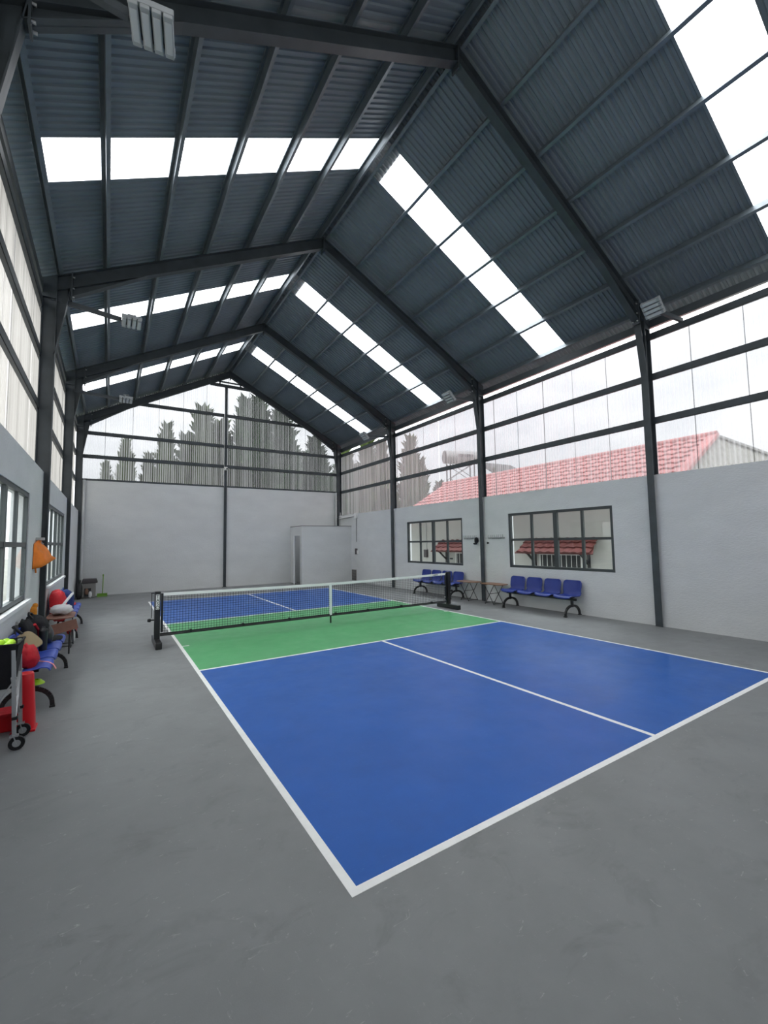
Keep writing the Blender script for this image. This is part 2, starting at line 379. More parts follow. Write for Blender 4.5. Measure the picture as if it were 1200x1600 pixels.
def purlin(x, side):
    # C section standing on the rafter, square to the slope, open side uphill
    h, d, t = .145, .055, .005
    zt = zr(x) - .008; sx = Vector((side * cos(ang), 0, -sin(ang))); nz_ = Vector((side * sin(ang), 0, cos(ang))); o = Vector((x, 0, zt))
    def P(u, w): q = o + sx * u - nz_ * w; return (q.x, q.z)
    poly = [P(0, 0), P(d, 0), P(d, .015), P(d - t, .015), P(d - t, t), P(t, t), P(t, h - t), P(d - t, h - t), P(d - t, h - .015), P(d, h - .015), P(d, h), P(0, h)]
    MB().prism(poly, Y0 - .3, Y4 + .35).build('purlin', 'purlin', ceil)
for x in PUR:
    purlin(x, 1); purlin(2 * RX - x - .02 if x < 8 else -1.90, -1)
for s, xw in ((1, XR), (-1, XL)):
    a, c = sorted((xw + s * .10, xw + s * .17))
    MB().box(a, c, Y0 - .3, Y4 + .3, 6.06, 6.22).build('eave_beam', 'steel', ceil)
    g0 = xw + s * .46
    MB().prism([(g0, 6.26), (g0 + s * .13, 6.26), (g0 + s * .13, 6.44), (g0 + s * .125, 6.44), (g0 + s * .125, 6.265), (g0 + s * .005, 6.265), (g0 + s * .005, 6.36), (g0, 6.36)], Y0 - .45, Y4 + .5).build('gutter', 'steel', ceil)

# ------------------------------------------------------------------ steel portal frames
LBL = ['dark steel portal frame nearest the camera, crossing the top of the view',
       'dark steel portal frame whose wall post stands beside the hanging orange bag',
       'dark steel portal frame between the net and the end wall gable',
       'dark steel portal frame set against the clear gable above the end wall']
FW, TF = .13, .012
for k, fy in enumerate(FY):
    fr = empty('portal_frame', (RX, fy, 0), label=LBL[k], cat='steel frame', group='steel portal frames of the hall')
    for s, xw in ((1, CXR), (-1, CXL)):
        X = lambda d: xw + s * d - RX          # d: outwards from the wall face
        zt = zr(xw + s * .19, ZUP)
        b = MB()
        b.prism([(X(-.004), 0), (X(.008), 0), (X(.008), zt - .05), (X(-.004), zt - .05)], -FW / 2, FW / 2)
        b.prism([(X(.188), 0), (X(.20), 0), (X(.20), zt), (X(.188), zt)], -FW / 2, FW / 2)
        b.prism([(X(.0), 0), (X(.19), 0), (X(.19), zt), (X(.0), zt - .05)], -.005, .005)
        b.build('column', 'steel', fr)
        b = MB()                               # tapered bracket at the column head
        b.prism([(X(0), 5.02), (X(-.20), zr(xw - s * .2, ZLO) + .02), (X(0), zr(xw, ZLO) + .05)], -.005, .005)
        b.prism([(X(0), 5.02), (X(-.20), zr(xw - s * .2, ZLO) + .02), (X(-.188), zr(xw - s * .2, ZLO) + .02), (X(.012), 5.02)], -FW / 2, FW / 2)
        b.build('head_bracket', 'steel', fr)
        MB().prism([(X(.0), zt - .32), (X(.2), zt - .32), (X(.2), zt), (X(.0), zt + .08)], -FW / 2 + .004, FW / 2 - .004).build('knee_plate', 'steel', fr)
        x1 = X(.2)
        def Z(x, z): return z - SL * abs(x)
        b = MB()
        b.prism([(0, ZLO + TF), (x1, Z(x1, ZLO + TF)), (x1, Z(x1, ZUP)), (0, ZUP)], -.005, .005)
        b.prism([(0, ZLO), (x1, Z(x1, ZLO)), (x1, Z(x1, ZLO) + TF), (0, ZLO + TF)], -FW / 2, FW / 2)
        b.prism([(0, ZUP - TF), (x1, Z(x1, ZUP - TF)), (x1, Z(x1, ZUP)), (0, ZUP)], -FW / 2, FW / 2)
        b.build('rafter', 'steel', fr)
        xa, xb = X(-.15), X(-1.35)
        b = MB().prism([(xa, Z(xa, ZLO)), (xb, Z(xb, ZLO)), (xa, Z(xa, ZLO) - .17)], -.005, .005)
        b.prism([(xa, Z(xa, ZLO) - .17), (xb, Z(xb, ZLO)), (xb, Z(xb, ZLO) + TF), (xa, Z(xa, ZLO) - .17 + TF)], -FW / 2, FW / 2)
        b.build('haunch', 'steel', fr)
        MB().prism([(X(-.215), zr(xw - s * .2, ZLO) - .22), (X(-.195), zr(xw - s * .2, ZLO) - .22), (X(-.195), zr(xw - s * .2, ZLO) + .28), (X(-.215), zr(xw - s * .2, ZLO) + .28)], -.075, .075).build('splice_plate', 'steel', fr)
        for zz in (-.16, .0, .2):
            for yy in (-.045, .045):
                p = Vector((X(-.215), yy, zr(xw - s * .2, ZLO) + zz))
                MB().tube([p, p + Vector((-s * .03, 0, 0))], .014, 6).build('bolt', 'galv', fr)
    MB().box(-.012, .012, -.075, .075, ZLO - .10, ZUP - .01).build('apex_plate', 'steel', fr)
    if k == 3:
        tb = MB().bar((-.80, -.03, 8.36), (.80, -.03, 8.36), .06, .12).bar((-.42, -.03, 8.42), (-.42, -.03, 8.56), .05, .05).bar((.42, -.03, 8.42), (.42, -.03, 8.56), .05, .05).bar((-.5, -.03, 8.52), (.5, -.03, 8.52), .05, .05)
        tb.build('apex_tie', 'steel', fr)
gp = empty('gable_post', (PC, 16.515, 0), label='slim dark steel post rising up the middle of the end wall', cat='steel post')
MB().box(-.05, .05, 0, .01, 0, 8.35).box(-.005, .005, 0, .065, 0, 8.35).box(-.05, .05, .055, .068, 0, 8.35).build('post_section', 'steel', gp)
MB().box(-.09, .09, -.03, .07, 0, .012).build('base_plate', 'steel', gp)

# ------------------------------------------------------------------ windows
def window(name, x, face, win, label, sill=False):
    y0, y1, z0, z1 = win; w = empty(name, (x, (y0 + y1) / 2, z0), label=label, kind='structure'); L, H = (y1 - y0), (z1 - z0); a = -L / 2
    d0, d1 = (.015, .085) if face > 0 else (-.06, -.012); fb = .065 if face > 0 else .06; mw = .055 if face > 0 else .045; gw = .03 if face > 0 else .026; ee = .008 if face > 0 else .004
    def bx(n, ya, yb, za, zb, e=0): return MB().box(d0 + e, d1 - e, ya, yb, za, zb).build(n, 'frame', w)
    bx('head', a, -a, H - fb, H); bx('bottom_rail', a, -a, 0, fb); bx('jamb', a, a + fb, fb, H - fb); bx('jamb', -a - fb, -a, fb, H - fb)
    bx('mullion', -mw, mw, fb, H - fb)
    for s in (-1, 1): bx('glazing_bar', s * L * .245 - gw, s * L * .245 + gw, fb, H - fb, ee)
    zm = H * .51; cuts = [a + fb, -L * .245 - gw, -L * .245 + gw, -mw, mw, L * .245 - gw, L * .245 + gw, -a - fb]
    for i in range(4):
        ya, yb = cuts[2 * i], cuts[2 * i + 1]
        bx('transom', ya, yb, zm - .03, zm + .03, ee)
        for za, zb in ((fb, zm - .03), (zm + .03, H - fb)):
            c = (d0 + d1) / 2; MB().box(c - .003, c + .003, ya, yb, za, zb).build('pane', 'glass', w)
    if sill: MB().box(-.02, .06, a - .05, -a + .05, -.045, 0).build('window_sill', 'sill', w)
    return w
window('window_1', XR, 1, WIN_R[0], 'dark framed eight pane window above the near blue bench row')
window('window_2', XR, 1, WIN_R[1], 'dark framed eight pane window above the blue bench behind the net post')
window('window_3', XL, -1, WIN_L[0], 'dark framed window with white sill beside the orange bag', True)
window('window_4', XL, -1, WIN_L[1], 'dark framed window with white sill beyond the orange bag', True)

# ------------------------------------------------------------------ corner cubicle with door
cx0, cy0, ch = 5.76, 15.25, 2.45
cu = MB().box(cx0, XR, cy0, cy0 + .1, 0, ch).box(cx0, cx0 + .1, cy0 + .1, cy0 + .22, 0, ch).box(cx0, cx0 + .1, 16.10, Y4, 0, ch).box(cx0, cx0 + .1, cy0 + .22, 16.10, 2.06, ch)
cw = cu.build('wall_cubicle', 'wall'); tag(cw, 'low grey cubicle built into the far corner', kind='structure')
MB().box(cx0 - .01, XR, cy0 - .012, cy0 + .11, ch, ch + .022).build('shadow_strip', 'dark_grey', cw); MB().box(cx0 - .01, cx0 + .11, cy0 + .11, Y4, ch, ch + .022).build('shadow_strip', 'dark_grey', cw)  # dark strips added along the top edge, standing in for its shadow line
dr = empty('door_1', (cx0 - .01, 16.08, 0), label='white cubicle door standing ajar', kind='structure')
dr.rotation_euler = (0, 0, radians(-20))
MB().box(-.04, 0, -.78, 0, .02, 2.04).build('door_leaf', 'door', dr)
MB().tube([(-.07, -.70, 1.0), (.03, -.70, 1.0)], .012, 8).tube([(-.07, -.70, 1.0), (-.07, -.60, 1.0)], .010, 8).tube([(.03, -.70, 1.0), (.03, -.60, 1.0)], .010, 8).box(-.05, .01, -.72, -.68, .9, 1.1).build('door_handle', 'alu', dr)

# ------------------------------------------------------------------ painted court
W_, L_, K = 6.096, 13.411, 2.134; NY = L_ / 2; e = .05
ct = empty('pickleball_court', (W_ / 2, NY, 0), label='blue and green painted court with white lines', cat='sports court')
ct.location = (0, 0, 0)
def flat(name, x0, x1, y0, y1, m, z=.0015): MB().box(x0, x1, y0, y1, 0.0, z).build(name, m, ct)
for a, b_ in ((e, NY - K), (NY + K, L_ - e)):
    for xa, xb in ((e, W_ / 2 - e / 2), (W_ / 2 + e / 2, W_ - e)): flat('service_area', xa, xb, a, b_, 'blue')
flat('kitchen_zone', e, W_ - e, NY - K + e, NY + K - e, 'green')
flat('sideline', 0, e, 0, L_, 'line', .002); flat('sideline', W_ - e, W_, 0, L_, 'line', .002)
flat('baseline', e, W_ - e, 0, e, 'line', .002); flat('baseline', e, W_ - e, L_ - e, L_, 'line', .002)
flat('kitchen_line', e, W_ - e, NY - K, NY - K + e, 'line', .002); flat('kitchen_line', e, W_ - e, NY + K - e, NY + K, 'line', .002)
flat('centre_line', W_ / 2 - e / 2, W_ / 2 + e / 2, e, NY - K, 'line', .002); flat('centre_line', W_ / 2 - e / 2, W_ / 2 + e / 2, NY + K, L_ - e, 'line', .002)
flat('net_mark', e, e + .11, 6.30, 6.34, 'line', .002); flat('net_mark', W_ - e - .11, W_ - e, 6.30, 6.34, 'line', .002)

# ------------------------------------------------------------------ net
nt = empty('pickleball_net', (W_ / 2, NY, 0), label='portable net with white top tape and black posts across the court', cat='net'); hx = 3.36
def ztape(x): return .864 + (.905 - .864) * (abs(x) / hx) ** 1.4
for s in (-1, 1):
    b = MB().box(s * hx - .045, s * hx + .045, -.05, .05, .10, .935); po = b.build('net_post', 'blackmetal', nt, bevel=.006)
    MB().box(s * hx - .05, s * hx + .05, -.42, .42, .0, .11).build('foot', 'blackmetal', nt, bevel=.01)
    MB().box(s * (hx - .075) - .018, s * (hx - .075) + .018, -.02, .02, .22, .90).build('tension_bar', 'blackmetal', nt)
    for zc in (.28, .56): MB().box(s * (hx - .08) - .05, s * (hx - .08) + .03, -.012, .012, zc, zc + .02).build('bar_clip', 'galv', po)
    MB().lathe([(.0, -.02), (.022, -.02), (.03, 0), (.03, .03), (.012, .035), (.012, .09)], 12).xf(Matrix.Translation((s * (hx + .13), 0, .44)) @ Matrix.Rotation(-s * pi / 2, 4, 'Y')).build('winder_knob', 'black', po)
    MB().tube([(s * (hx + .09), 0, .90), (s * (hx + .09), 0, .48)], .006, 6).box(min(s * (hx + .04), s * (hx + .1)), max(s * (hx + .04), s * (hx + .1)), -.012, .012, .90, .915).build('tension_cord', 'black', po)
MB().box(-hx - .029, -hx + .029, -.055, -.049, .625, .885).build('name_plate', 'white', nt)
fc = bpy.data.curves.new('lettering', 'FONT'); fc.body = 'T\nA\nS\nO'; fc.size = .076; fc.align_x = 'CENTER'; fc.space_line = .82; fc.extrude = .001
ft = bpy.data.objects.new('lettering_curve', fc); COL.objects.link(ft); fm_ = bpy.data.meshes.new_from_object(ft); bpy.data.objects.remove(ft)
fm_.materials.clear(); fm_.materials.append(M['black']); fo = bpy.data.objects.new('lettering', fm_); COL.objects.link(fo); fo.parent = nt; fo.location = (-hx, -.0565, .822); fo.rotation_euler = (pi / 2, 0, 0)
b = MB(); N = 24                                  # white tape over the top cable
xs = [-hx + .06 + (2 * hx - .12) * i / N for i in range(N + 1)]
for i in range(N):
    a, c = xs[i], xs[i + 1]; za, zc = ztape(a), ztape(c)
    b.add([(a, -.014, za - .05), (c, -.014, zc - .05), (c, -.014, zc), (a, -.014, za), (a, .014, za - .05), (c, .014, zc - .05), (c, .014, zc), (a, .014, za)], [(0, 1, 2, 3), (7, 6, 5, 4), (3, 2, 6, 7), (0, 4, 5, 1)])
b.build('top_tape', 'tape', nt)
MB().blob((hx - .42, -.0145, ztape(hx - .42) - .024), (.10, .003, .012), 2, 0).build('tape_mark', 'black', nt)
b = MB(); z0 = .19; st = .0042
n = 134
for i in range(n + 1):
    x = -hx + .07 + (2 * hx - .14) * i / n; zt = ztape(x) - .045
    b.box(x - st / 2, x + st / 2, -st / 2, st / 2, z0, zt)
for j in range(1, 15):
    for i in range(N):
        a, c = xs[i], xs[i + 1]; za, zc = z0 + (ztape(a) - .045 - z0) * j / 15, z0 + (ztape(c) - .045 - z0) * j / 15
        b.bar((a, 0, za), (c, 0, zc), st, st)
tag(b.build('netting', 'netcord', nt, fix=False), kind='stuff')
MB().box(-hx + .05, hx - .05, -.012, .012, .165, .20).build('bottom_band', 'black', nt)
MB().tube([(-hx + .05, 0, .165), (hx - .05, 0, .165)], .02, 8).build('bottom_bar', 'blackmetal', nt)
for i in range(7):
    x = -hx + .55 + i * (2 * hx - 1.1) / 6 + (.12 if i == 3 else 0)
    MB().box(x - .02, x + .02, -.025, .025, .16, .215).build('band_clip', 'black', nt)
MB().box(-.026, .026, -.017, -.011, .17, .866).box(-.026, .026, .011, .017, .17, .866).build('centre_strap', 'tape', nt)
MB().box(-.012, .012, -.014, .014, 0, .17).build('centre_foot', 'black', nt)

# ------------------------------------------------------------------ seat rows
def make_bench(label, seatmat):
    o = empty('seat_row', label=label, cat='bench', group='four seat blue plastic rows along the walls')
    prof = [(-.455, .395), (-.45, .42), (-.425, .437), (-.37, .442), (-.25, .428), (-.14, .424), (-.08, .438), (-.05, .475), (-.03, .55), (-.012, .64), (.002, .72), (.008, .765), (.010, .785)]
    pitch = .53; src = None
    for i in range(4):
        x = (i - 1.5) * pitch
        if src is None:
            b = MB(); nu = 12; vs = []
            for j, (y, z) in enumerate(prof):
                t = j / (len(prof) - 1); w = .235
                if t > .8: w *= 1 - .28 * ((t - .8) / .2) ** 2.2
                if t < .16: w *= 1 - .16 * ((.16 - t) / .16) ** 2
                if .45 < t < .75: w *= .97
                for q in range(nu + 1):
                    u = -1 + 2 * q / nu; cur = .022 * abs(u) ** 3
                    vs.append((u * w, y - (cur * 1.4 if t > .6 else 0), z + (cur if t < .6 else 0)))
            b.add(vs, [(j * (nu + 1) + q, j * (nu + 1) + q + 1, (j + 1) * (nu + 1) + q + 1, (j + 1) * (nu + 1) + q) for j in range(len(prof) - 1) for q in range(nu)], True)
            s = b.build('seat_shell', seatmat, o, solid=.012); src = s; s.location = (x, 0, 0)
        else:
            s = share(src, 'seat_shell', o, (x, 0, 0)); md = s.modifiers.new('solid', 'SOLIDIFY'); md.thickness = .012; md.offset = 0
        MB().box(-.10, .10, -.33, -.12, .395, .417).xf(Matrix.Translation((x, 0, 0))).build('seat_bracket', 'blackmetal', o)
    MB().box(-1.0, 1.0, -.255, -.195, .345, .395).build('beam', 'blackmetal', o, bevel=.004)
    for s in (-1, 1):
        x = s * .90; b = MB().box(x - .022, x + .022, -.255, -.205, .20, .345)
        pts = []
        for k in range(15):
            t = pi * k / 14; pts.append((x, -.225 - .265 * cos(t), .018 + .215 * sin(t) ** .85))
        for k in range(14): b.bar(pts[k], pts[k + 1], .05, .034, up=(1, 0, 0))
        for k in (0, 14): b.box(x - .03, x + .03, pts[k][1] - .03, pts[k][1] + .03, 0, .02)
        b.build('leg', 'blackmetal', o)
    return o
b1 = make_bench('blue four seat row below the near dark window', 'seat'); b1.location = (XR - .09, 4.96, 0); b1.rotation_euler = (0, 0, -pi / 2)
b2 = copy_tree(b1); b2.location = (XR - .09, 8.85, 0); b2['label'] = 'blue four seat row partly hidden behind the net post'
b3 = make_bench('blue four seat row covered with a backpack and red drawstring bag', 'seat2'); b3.location = (XL + .06, 5.02, 0); b3.scale = (1, .82, 1); b3.rotation_euler = (0, 0, pi / 2)
b4 = copy_tree(b3); b4.location = (XL + .06, 9.25, 0); b4['label'] = 'blue four seat row beyond the brown table, with red and navy bags'

# ------------------------------------------------------------------ small folding tables
def make_table(label, L=.78, D=.42, H=.555, top='brown'):
    o = empty('folding_table', label=label, cat='table', group='small brown folding tables')
    pl = []
    for k in range(24):
        t = 2 * pi * k / 24; cx_, sx_ = cos(t), sin(t)
        pl.append((math.copysign(abs(cx_) ** .45, cx_) * L / 2, math.copysign(abs(sx_) ** .45, sx_) * D / 2))
    MB().prism(pl, H - .022, H, 'z').build('table_top', top, o, bevel=.003)
    for y in (-D / 2 + .03, D / 2 - .03):
        MB().tube([(-.17, y, H - .024), (.17, y, .008)], .009, 8).build('leg', 'blackmetal', o)
        MB().tube([(.17, y + .014, H - .024), (-.17, y + .014, .008)], .009, 8).build('leg', 'blackmetal', o)
    for x, z in ((0, H * .52), (-.155, .035), (.155, .035), (-.165, H - .035), (.165, H - .035)): MB().tube([(x, -D / 2 + .03, z), (x, D / 2 - .03, z)], .008, 6).build('stretcher', 'blackmetal', o)
    return o
t1 = make_table('small brown folding table between the dark post and the near blue row'); t1.location = (XR - .30, 6.44, 0); t1.rotation_euler = (0, 0, pi / 2)
t2 = copy_tree(t1); t2.location = (XR - .30, 7.41, 0); t2['label'] = 'small brown folding table between the dark post and the far blue row'

# ------------------------------------------------------------------ hook rails, hanging cap, sockets
def hook_rail(y, label):
    o = empty('hook_rail', (XR, y, 1.80), label=label, cat='coat hooks', group='white hook rails on the wall')
    MB().box(-.012, 0, -.30, .30, -.022, .022).build('rail', 'galv', o)
    for i in range(8):
        yy = -.27 + i * .077
        MB().tube([(-.012, yy, -.01), (-.045, yy, -.02), (-.055, yy, .01), (-.05, yy, .09)], .008, 6).build('hook', 'galv', o)
    return o
hook_rail(7.58, 'pale hook rail with a black cap on its end hook'); hook_rail(6.56, 'pale empty hook rail beside the near dark window')
cp = empty('baseball_hat', (XR - .06, 7.30, 1.72), label='black cap hanging from the hook rail', cat='hat')
MB().blob((0, 0, .02), (.045, .065, .09), 2.3, .12, 3, 4).build('crown', 'blackcloth', cp); MB().blob((-.02, .03, -.08), (.04, .07, .025), 2.3, .15, 3, 6).build('peak', 'blackcloth', cp)
kn = MB().lathe([(.0, 0), (.02, 0), (.02, .02), (.03, .03), (.03, .05), (.012, .06)], 12).xf(Matrix.Translation((XR, 6.87, 1.66)) @ Matrix.Rotation(-pi / 2, 4, 'Y')).build('coat_peg', 'black')
tag(kn, 'small black coat peg on the wall beside the dark post', 'coat peg')
sk = empty('wall_socket', (XR, 7.20, 1.20), label='white socket plate beside the dark post', cat='socket')
MB().box(-.012, 0, -.06, .06, -.09, .09).build('plate', 'white', sk, bevel=.004); MB().box(-.018, -.012, -.03, .03, -.04, .04).build('switch', 'white', sk)
sw = empty('light_switch', (XR, 14.72, 1.32), label='white switch box low on the wall near the cubicle', cat='switch')
MB().box(-.03, 0, -.02, .16, -.12, .14).build('switch_box', 'dark_grey', sw); MB().box(-.036, 0, -.14, -.02, -.10, .06).build('switch_plate', 'white', sw)
vt = empty('wall_vent', (XR, 15.0, .31), label='dark square vent grille at the foot of the wall', cat='vent')
MB().box(-.02, 0, -.20, .20, -.26, .22).build('vent_frame', 'greybin', vt)
for i in range(9): MB().box(-.03, -.018, -.18, .18, -.23 + i * .048, -.20 + i * .048).build('louvre', 'dark_grey', vt)
cdt = empty('cable_conduit', (XR - .006, 15.2, 2.85), label='pale conduit and junction box on the wall top by the corner', cat='conduit')
MB().tube([(-.045, 1.15, .0), (-.045, .0, .03), (-.045, -.45, .05)], .035, 8).build('trunking', 'pvc', cdt)
MB().box(-.09, 0, -.58, -.40, -.06, .16).build('junction_box', 'white', cdt)
MB().tube([(-.012, -.46, -.06), (-.012, -.46, -1.1)], .010, 6).build('cable', 'dark_grey', cdt)
MB().tube([(-.02, 1.10, .3), (-.06, 1.0, .1), (-.03, .75, .0)], .012, 6).tube([(-.05, 1.15, .0), (-.05, 1.12, -.35), (-.05, .9, -.38)], .012, 6).build('loose_cable', 'pvc', cdt)
for nm, x, lb, z0_, z1_ in (('drain_pipe', CXR - .06, 'pale drain pipe in the corner above the cubicle', 2.45, 4.1), ('drain_pipe', CXL + .06, 'pale drain pipe in the corner beside the rubbish bin', 0, 4.1)):
    o = empty(nm, (x, Y4 - .09, 0), label=lb, cat='pipe', group='pale corner drain pipes')
    MB().tube([(0, 0, z0_), (0, 0, z1_)], .045, 12).build('pipe_run', 'pvc', o)
    for z in ((2.9, 3.7) if z0_ else (.6, 1.7, 2.8, 3.8)): MB().tube([(0, 0, z), (0, 0, z + .06)], .053, 12).build('pipe_collar', 'pvc', o)
cv = empty('security_camera', (PC, 16.52, 4.86), label='small white security camera on the middle gable post', cat='camera')
MB().box(-.06, .06, -.03, .0, -.06, .08).build('mount', 'white', cv); MB().tube([(.0, -.03, 0), (.02, -.13, -.01)], .05, 12).build('camera_body', 'white', cv); MB().tube([(.02, -.131, -.01), (.021, -.14, -.011)], .034, 12).build('lens', 'black', cv)

# ------------------------------------------------------------------ floodlights on arms
def flood(label, base, head, yaw=0, tilt=12, roll=0):
    o = empty('floodlight', base, label=label, cat='floodlight', group='grey four module floodlights on steel arms')
    B, Hd = Vector(base), Vector(head); a = Hd - B
    d = Vector((a.x, a.y, 0)).normalized()
    MB().bar((0, 0, 0), a * .86, .055, .075).build('arm', 'steel', o)
    h = MB(); R = Matrix.Translation(a) @ Matrix.Rotation(radians(yaw), 4, 'Z') @ Matrix.Rotation(radians(roll), 4, 'Y') @ Matrix.Rotation(radians(tilt), 4, 'X')
    MB().box(-.165, .165, -.17, -.12, .0, .055).box(-.165, .165, .12, .17, .0, .055).box(-.16, .16, -.12, .12, .035, .055).xf(R).build('housing', 'lamp', o, bevel=.006)
    MB().bar((-.02, -.02, .055), (-.02, -.02, .15), .03, .012).bar((-.07, -.02, .145), (.07, -.02, .145), .03, .012).xf(R).build('yoke', 'lamp', o)
    for i in range(4):
        x = -.1235 + i * .0823
        mo = MB().box(x - .034, x + .034, -.165, .165, -.03, .03).xf(R).build('module', 'lamp', o, bevel=.006)
        MB().box(x - .025, x + .025, -.125, .125, -.036, -.028).xf(R).build('lens', 'lampglass', mo, bevel=.004)
    return o
flood('grey floodlight on an arm at the very top above the bright skylight', (XL - .05, 1.80, 6.12), (-.86, 1.76, 6.02), -9, 0)
flood('grey floodlight on an arm over the orange bag post', (XL - .0, 7.07, 6.02), (-.80, 7.25, 5.98), 0, -6)
flood('grey floodlight on an arm beside the end gable', (XL + .05, 11.8, 5.86), (-.76, 12.0, 5.86), 0, -6)
flood('grey floodlight on a short bracket above the near window', (XR + .08, 1.66, 5.94), (7.50, 1.86, 6.08), 0, 0, 48)
flood('grey floodlight on an arm over the near table', (XR + .0, 7.07, 5.88), (7.05, 7.22, 5.86), 0, 0, 45)
flood('grey floodlight on an arm high above the cubicle', (XR + .0, 11.8, 5.82), (7.0, 12.05, 5.76), 0, 0, 45)

# ------------------------------------------------------------------ things on and around the cluttered bench
def at_bench(y, d, z): return (XL + d * .88, y, z)
# ball cart
cart = empty('ball_cart', (-1.82, 3.18, 0), label='aluminium ball cart with a black fabric basket and caster wheels', cat='ball cart')
lx, ly, hz = .11, .16, .90
for sx in (-1, 1):
    for sy in (-1, 1):
        MB().bar((sx * lx, sy * ly, .128), (sx * (lx - .03), sy * (ly - .01), hz), .028, .028).build('leg', 'alu', cart)
        w = MB().tube([(sx * lx + .02, sy * ly - .013, .058), (sx * lx + .02, sy * ly + .013, .058)], .058, 20).build('caster_wheel', 'black', cart)
        MB().tube([(sx * lx + .02, sy * ly - .016, .058), (sx * lx + .02, sy * ly + .016, .058)], .030, 12).bar((sx * lx + .02, sy * ly - .02, .055), (sx * lx, sy * ly - .02, .125), .022, .006).box(sx * lx - .03, sx * lx + .03, sy * ly - .024, sy * ly + .024, .116, .13).build('caster_fork', 'alu', w)
for sx in (-1, 1):
    MB().bar((sx * lx, -ly, .22), (sx * (lx - .02), ly, .62), .02, .014).build('cross_brace', 'alu', cart); MB().bar((sx * (lx - .012), ly, .22), (sx * (lx - .03), -ly, .62), .02, .014).build('cross_brace', 'alu', cart)
for sy in (-1, 1):
    MB().bar((-lx, sy * ly, .25), (lx, sy * ly, .62), .016, .012).build('cross_brace', 'alu', cart)
    for sx in (-1, 1): MB().box(sx * lx - .019, sx * lx + .019, sy * ly - .019, sy * ly + .019, .26, .285).build('leg_clip', 'black', cart)
b = MB(); rim = [(-lx - .005, -ly - .01), (lx + .005, -ly - .01), (lx + .005, ly + .01), (-lx - .005, ly + .01)]; bot = [(-.07, -.11), (.07, -.11), (.07, .11), (-.07, .11)]
b.add([(x, y, .905) for x, y in rim] + [(x, y, .52) for x, y in bot], [(0, 1, 5, 4), (1, 2, 6, 5), (2, 3, 7, 6), (3, 0, 4, 7), (4, 5, 6, 7)])
b.build('basket', 'blackcloth', cart, solid=.006)
rr = [(x, y, .905) for x, y in rim]
MB().tube(rr + [rr[0]], .010, 8).build('basket_rim', 'blackcloth', cart)
def ball(loc, label):
    o = MB().blob((0, 0, 0), (.037, .037, .037), 2, 0, nu=16, nv=12).build('pickleball', 'lime'); o.location = loc
    tag(o, label, 'ball', 'lime balls heaped in the cart basket')
for i, (dx, dy, dz) in enumerate([(-.045, -.09, .885), (.03, -.10, .88), (-.03, -.02, .90), (.04, -.02, .885), (-.045, .06, .885), (.03, .07, .88), (-.01, .12, .885)]):
    ball((-1.82 + dx, 3.18 + dy, dz), 'lime green ball heaped in the black cart basket')
# red cones
cn = empty('traffic_cone', (-1.70, 3.50, 0), label='tall red cone standing behind the ball cart', cat='cone')
pl = lambda r, z: [(r * math.copysign(abs(cos(2 * pi * k / 24)) ** .7, cos(2 * pi * k / 24)), r * math.copysign(abs(sin(2 * pi * k / 24)) ** .7, sin(2 * pi * k / 24)), z) for k in range(24)]
vs = pl(.085, .02) + pl(.08, .18) + pl(.066, .42) + pl(.058, .53) + pl(.048, .545) + pl(.04, .50)
MB().add(vs, [(i * 24 + k, i * 24 + (k + 1) % 24, (i + 1) * 24 + (k + 1) % 24, (i + 1) * 24 + k) for i in range(5) for k in range(24)], True).build('cone_body', 'redplastic', cn)
MB().box(-.095, .095, -.095, .095, 0, .022).build('cone_base', 'redplastic', cn, bevel=.008)
bx_ = empty('red_crate', (-1.89, 3.66, 0), label='low red box on the floor under the bench', cat='box')
MB().box(-.10, .10, -.12, .12, 0, .16).build('crate_body', 'redplastic', bx_, bevel=.01); MB().box(-.105, .105, -.125, .125, .14, .17).build('crate_rim', 'red', bx_)
# drawstring bag
db = empty('drawstring_bag', at_bench(4.30, .23, .44), label='bright red drawstring bag slumped on the near seat', cat='bag')
def slump(p):
    t = max(0, p.z); return Vector((p.x * (1 - t * 1.6) - t * .25, p.y * (1 - t * 1.0), p.z * 1.15))
MB().blob((0, 0, .10), (.11, .16, .115), 2.4, .28, 3.2, 3, 24, 16, slump).build('bag_body', 'red', db)
MB().tube([(.08, .02, .04), (.14, .06, .012), (.19, .02, .008), (.24, -.04, -.01), (.27, -.06, -.06)], .007, 6).build('drawstring', 'pink', db)
# paddle
pd = empty('pickleball_paddle', (-1.80, 4.50, .68), label='gold faced paddle with a black grip lying on the bags', cat='paddle')
pol = []
for k in range(28):
    t = 2 * pi * k / 28; pol.append((math.copysign(abs(cos(t)) ** .55, cos(t)) * .082, math.copysign(abs(sin(t)) ** .55, sin(t)) * .125))
nn = Vector((.12, -.72, .68)).normalized(); hh = Vector((-.55, .2, .75)); hh = (hh - nn * hh.dot(nn)).normalized(); RP = Matrix((hh.cross(nn), hh, nn)).transposed().to_4x4()
MB().prism(pol, -.007, .007, 'z').xf(RP).build('paddle_face', 'gold', pd)
MB().prism([(x * 1.05, y * 1.04) for x, y in pol], -.0055, .0055, 'z').xf(RP).build('edge_guard', 'black', pd)
MB().tube([(0, .115, 0), (0, .26, 0)], [.017, .019], 8).xf(RP).build('grip', 'black', pd)
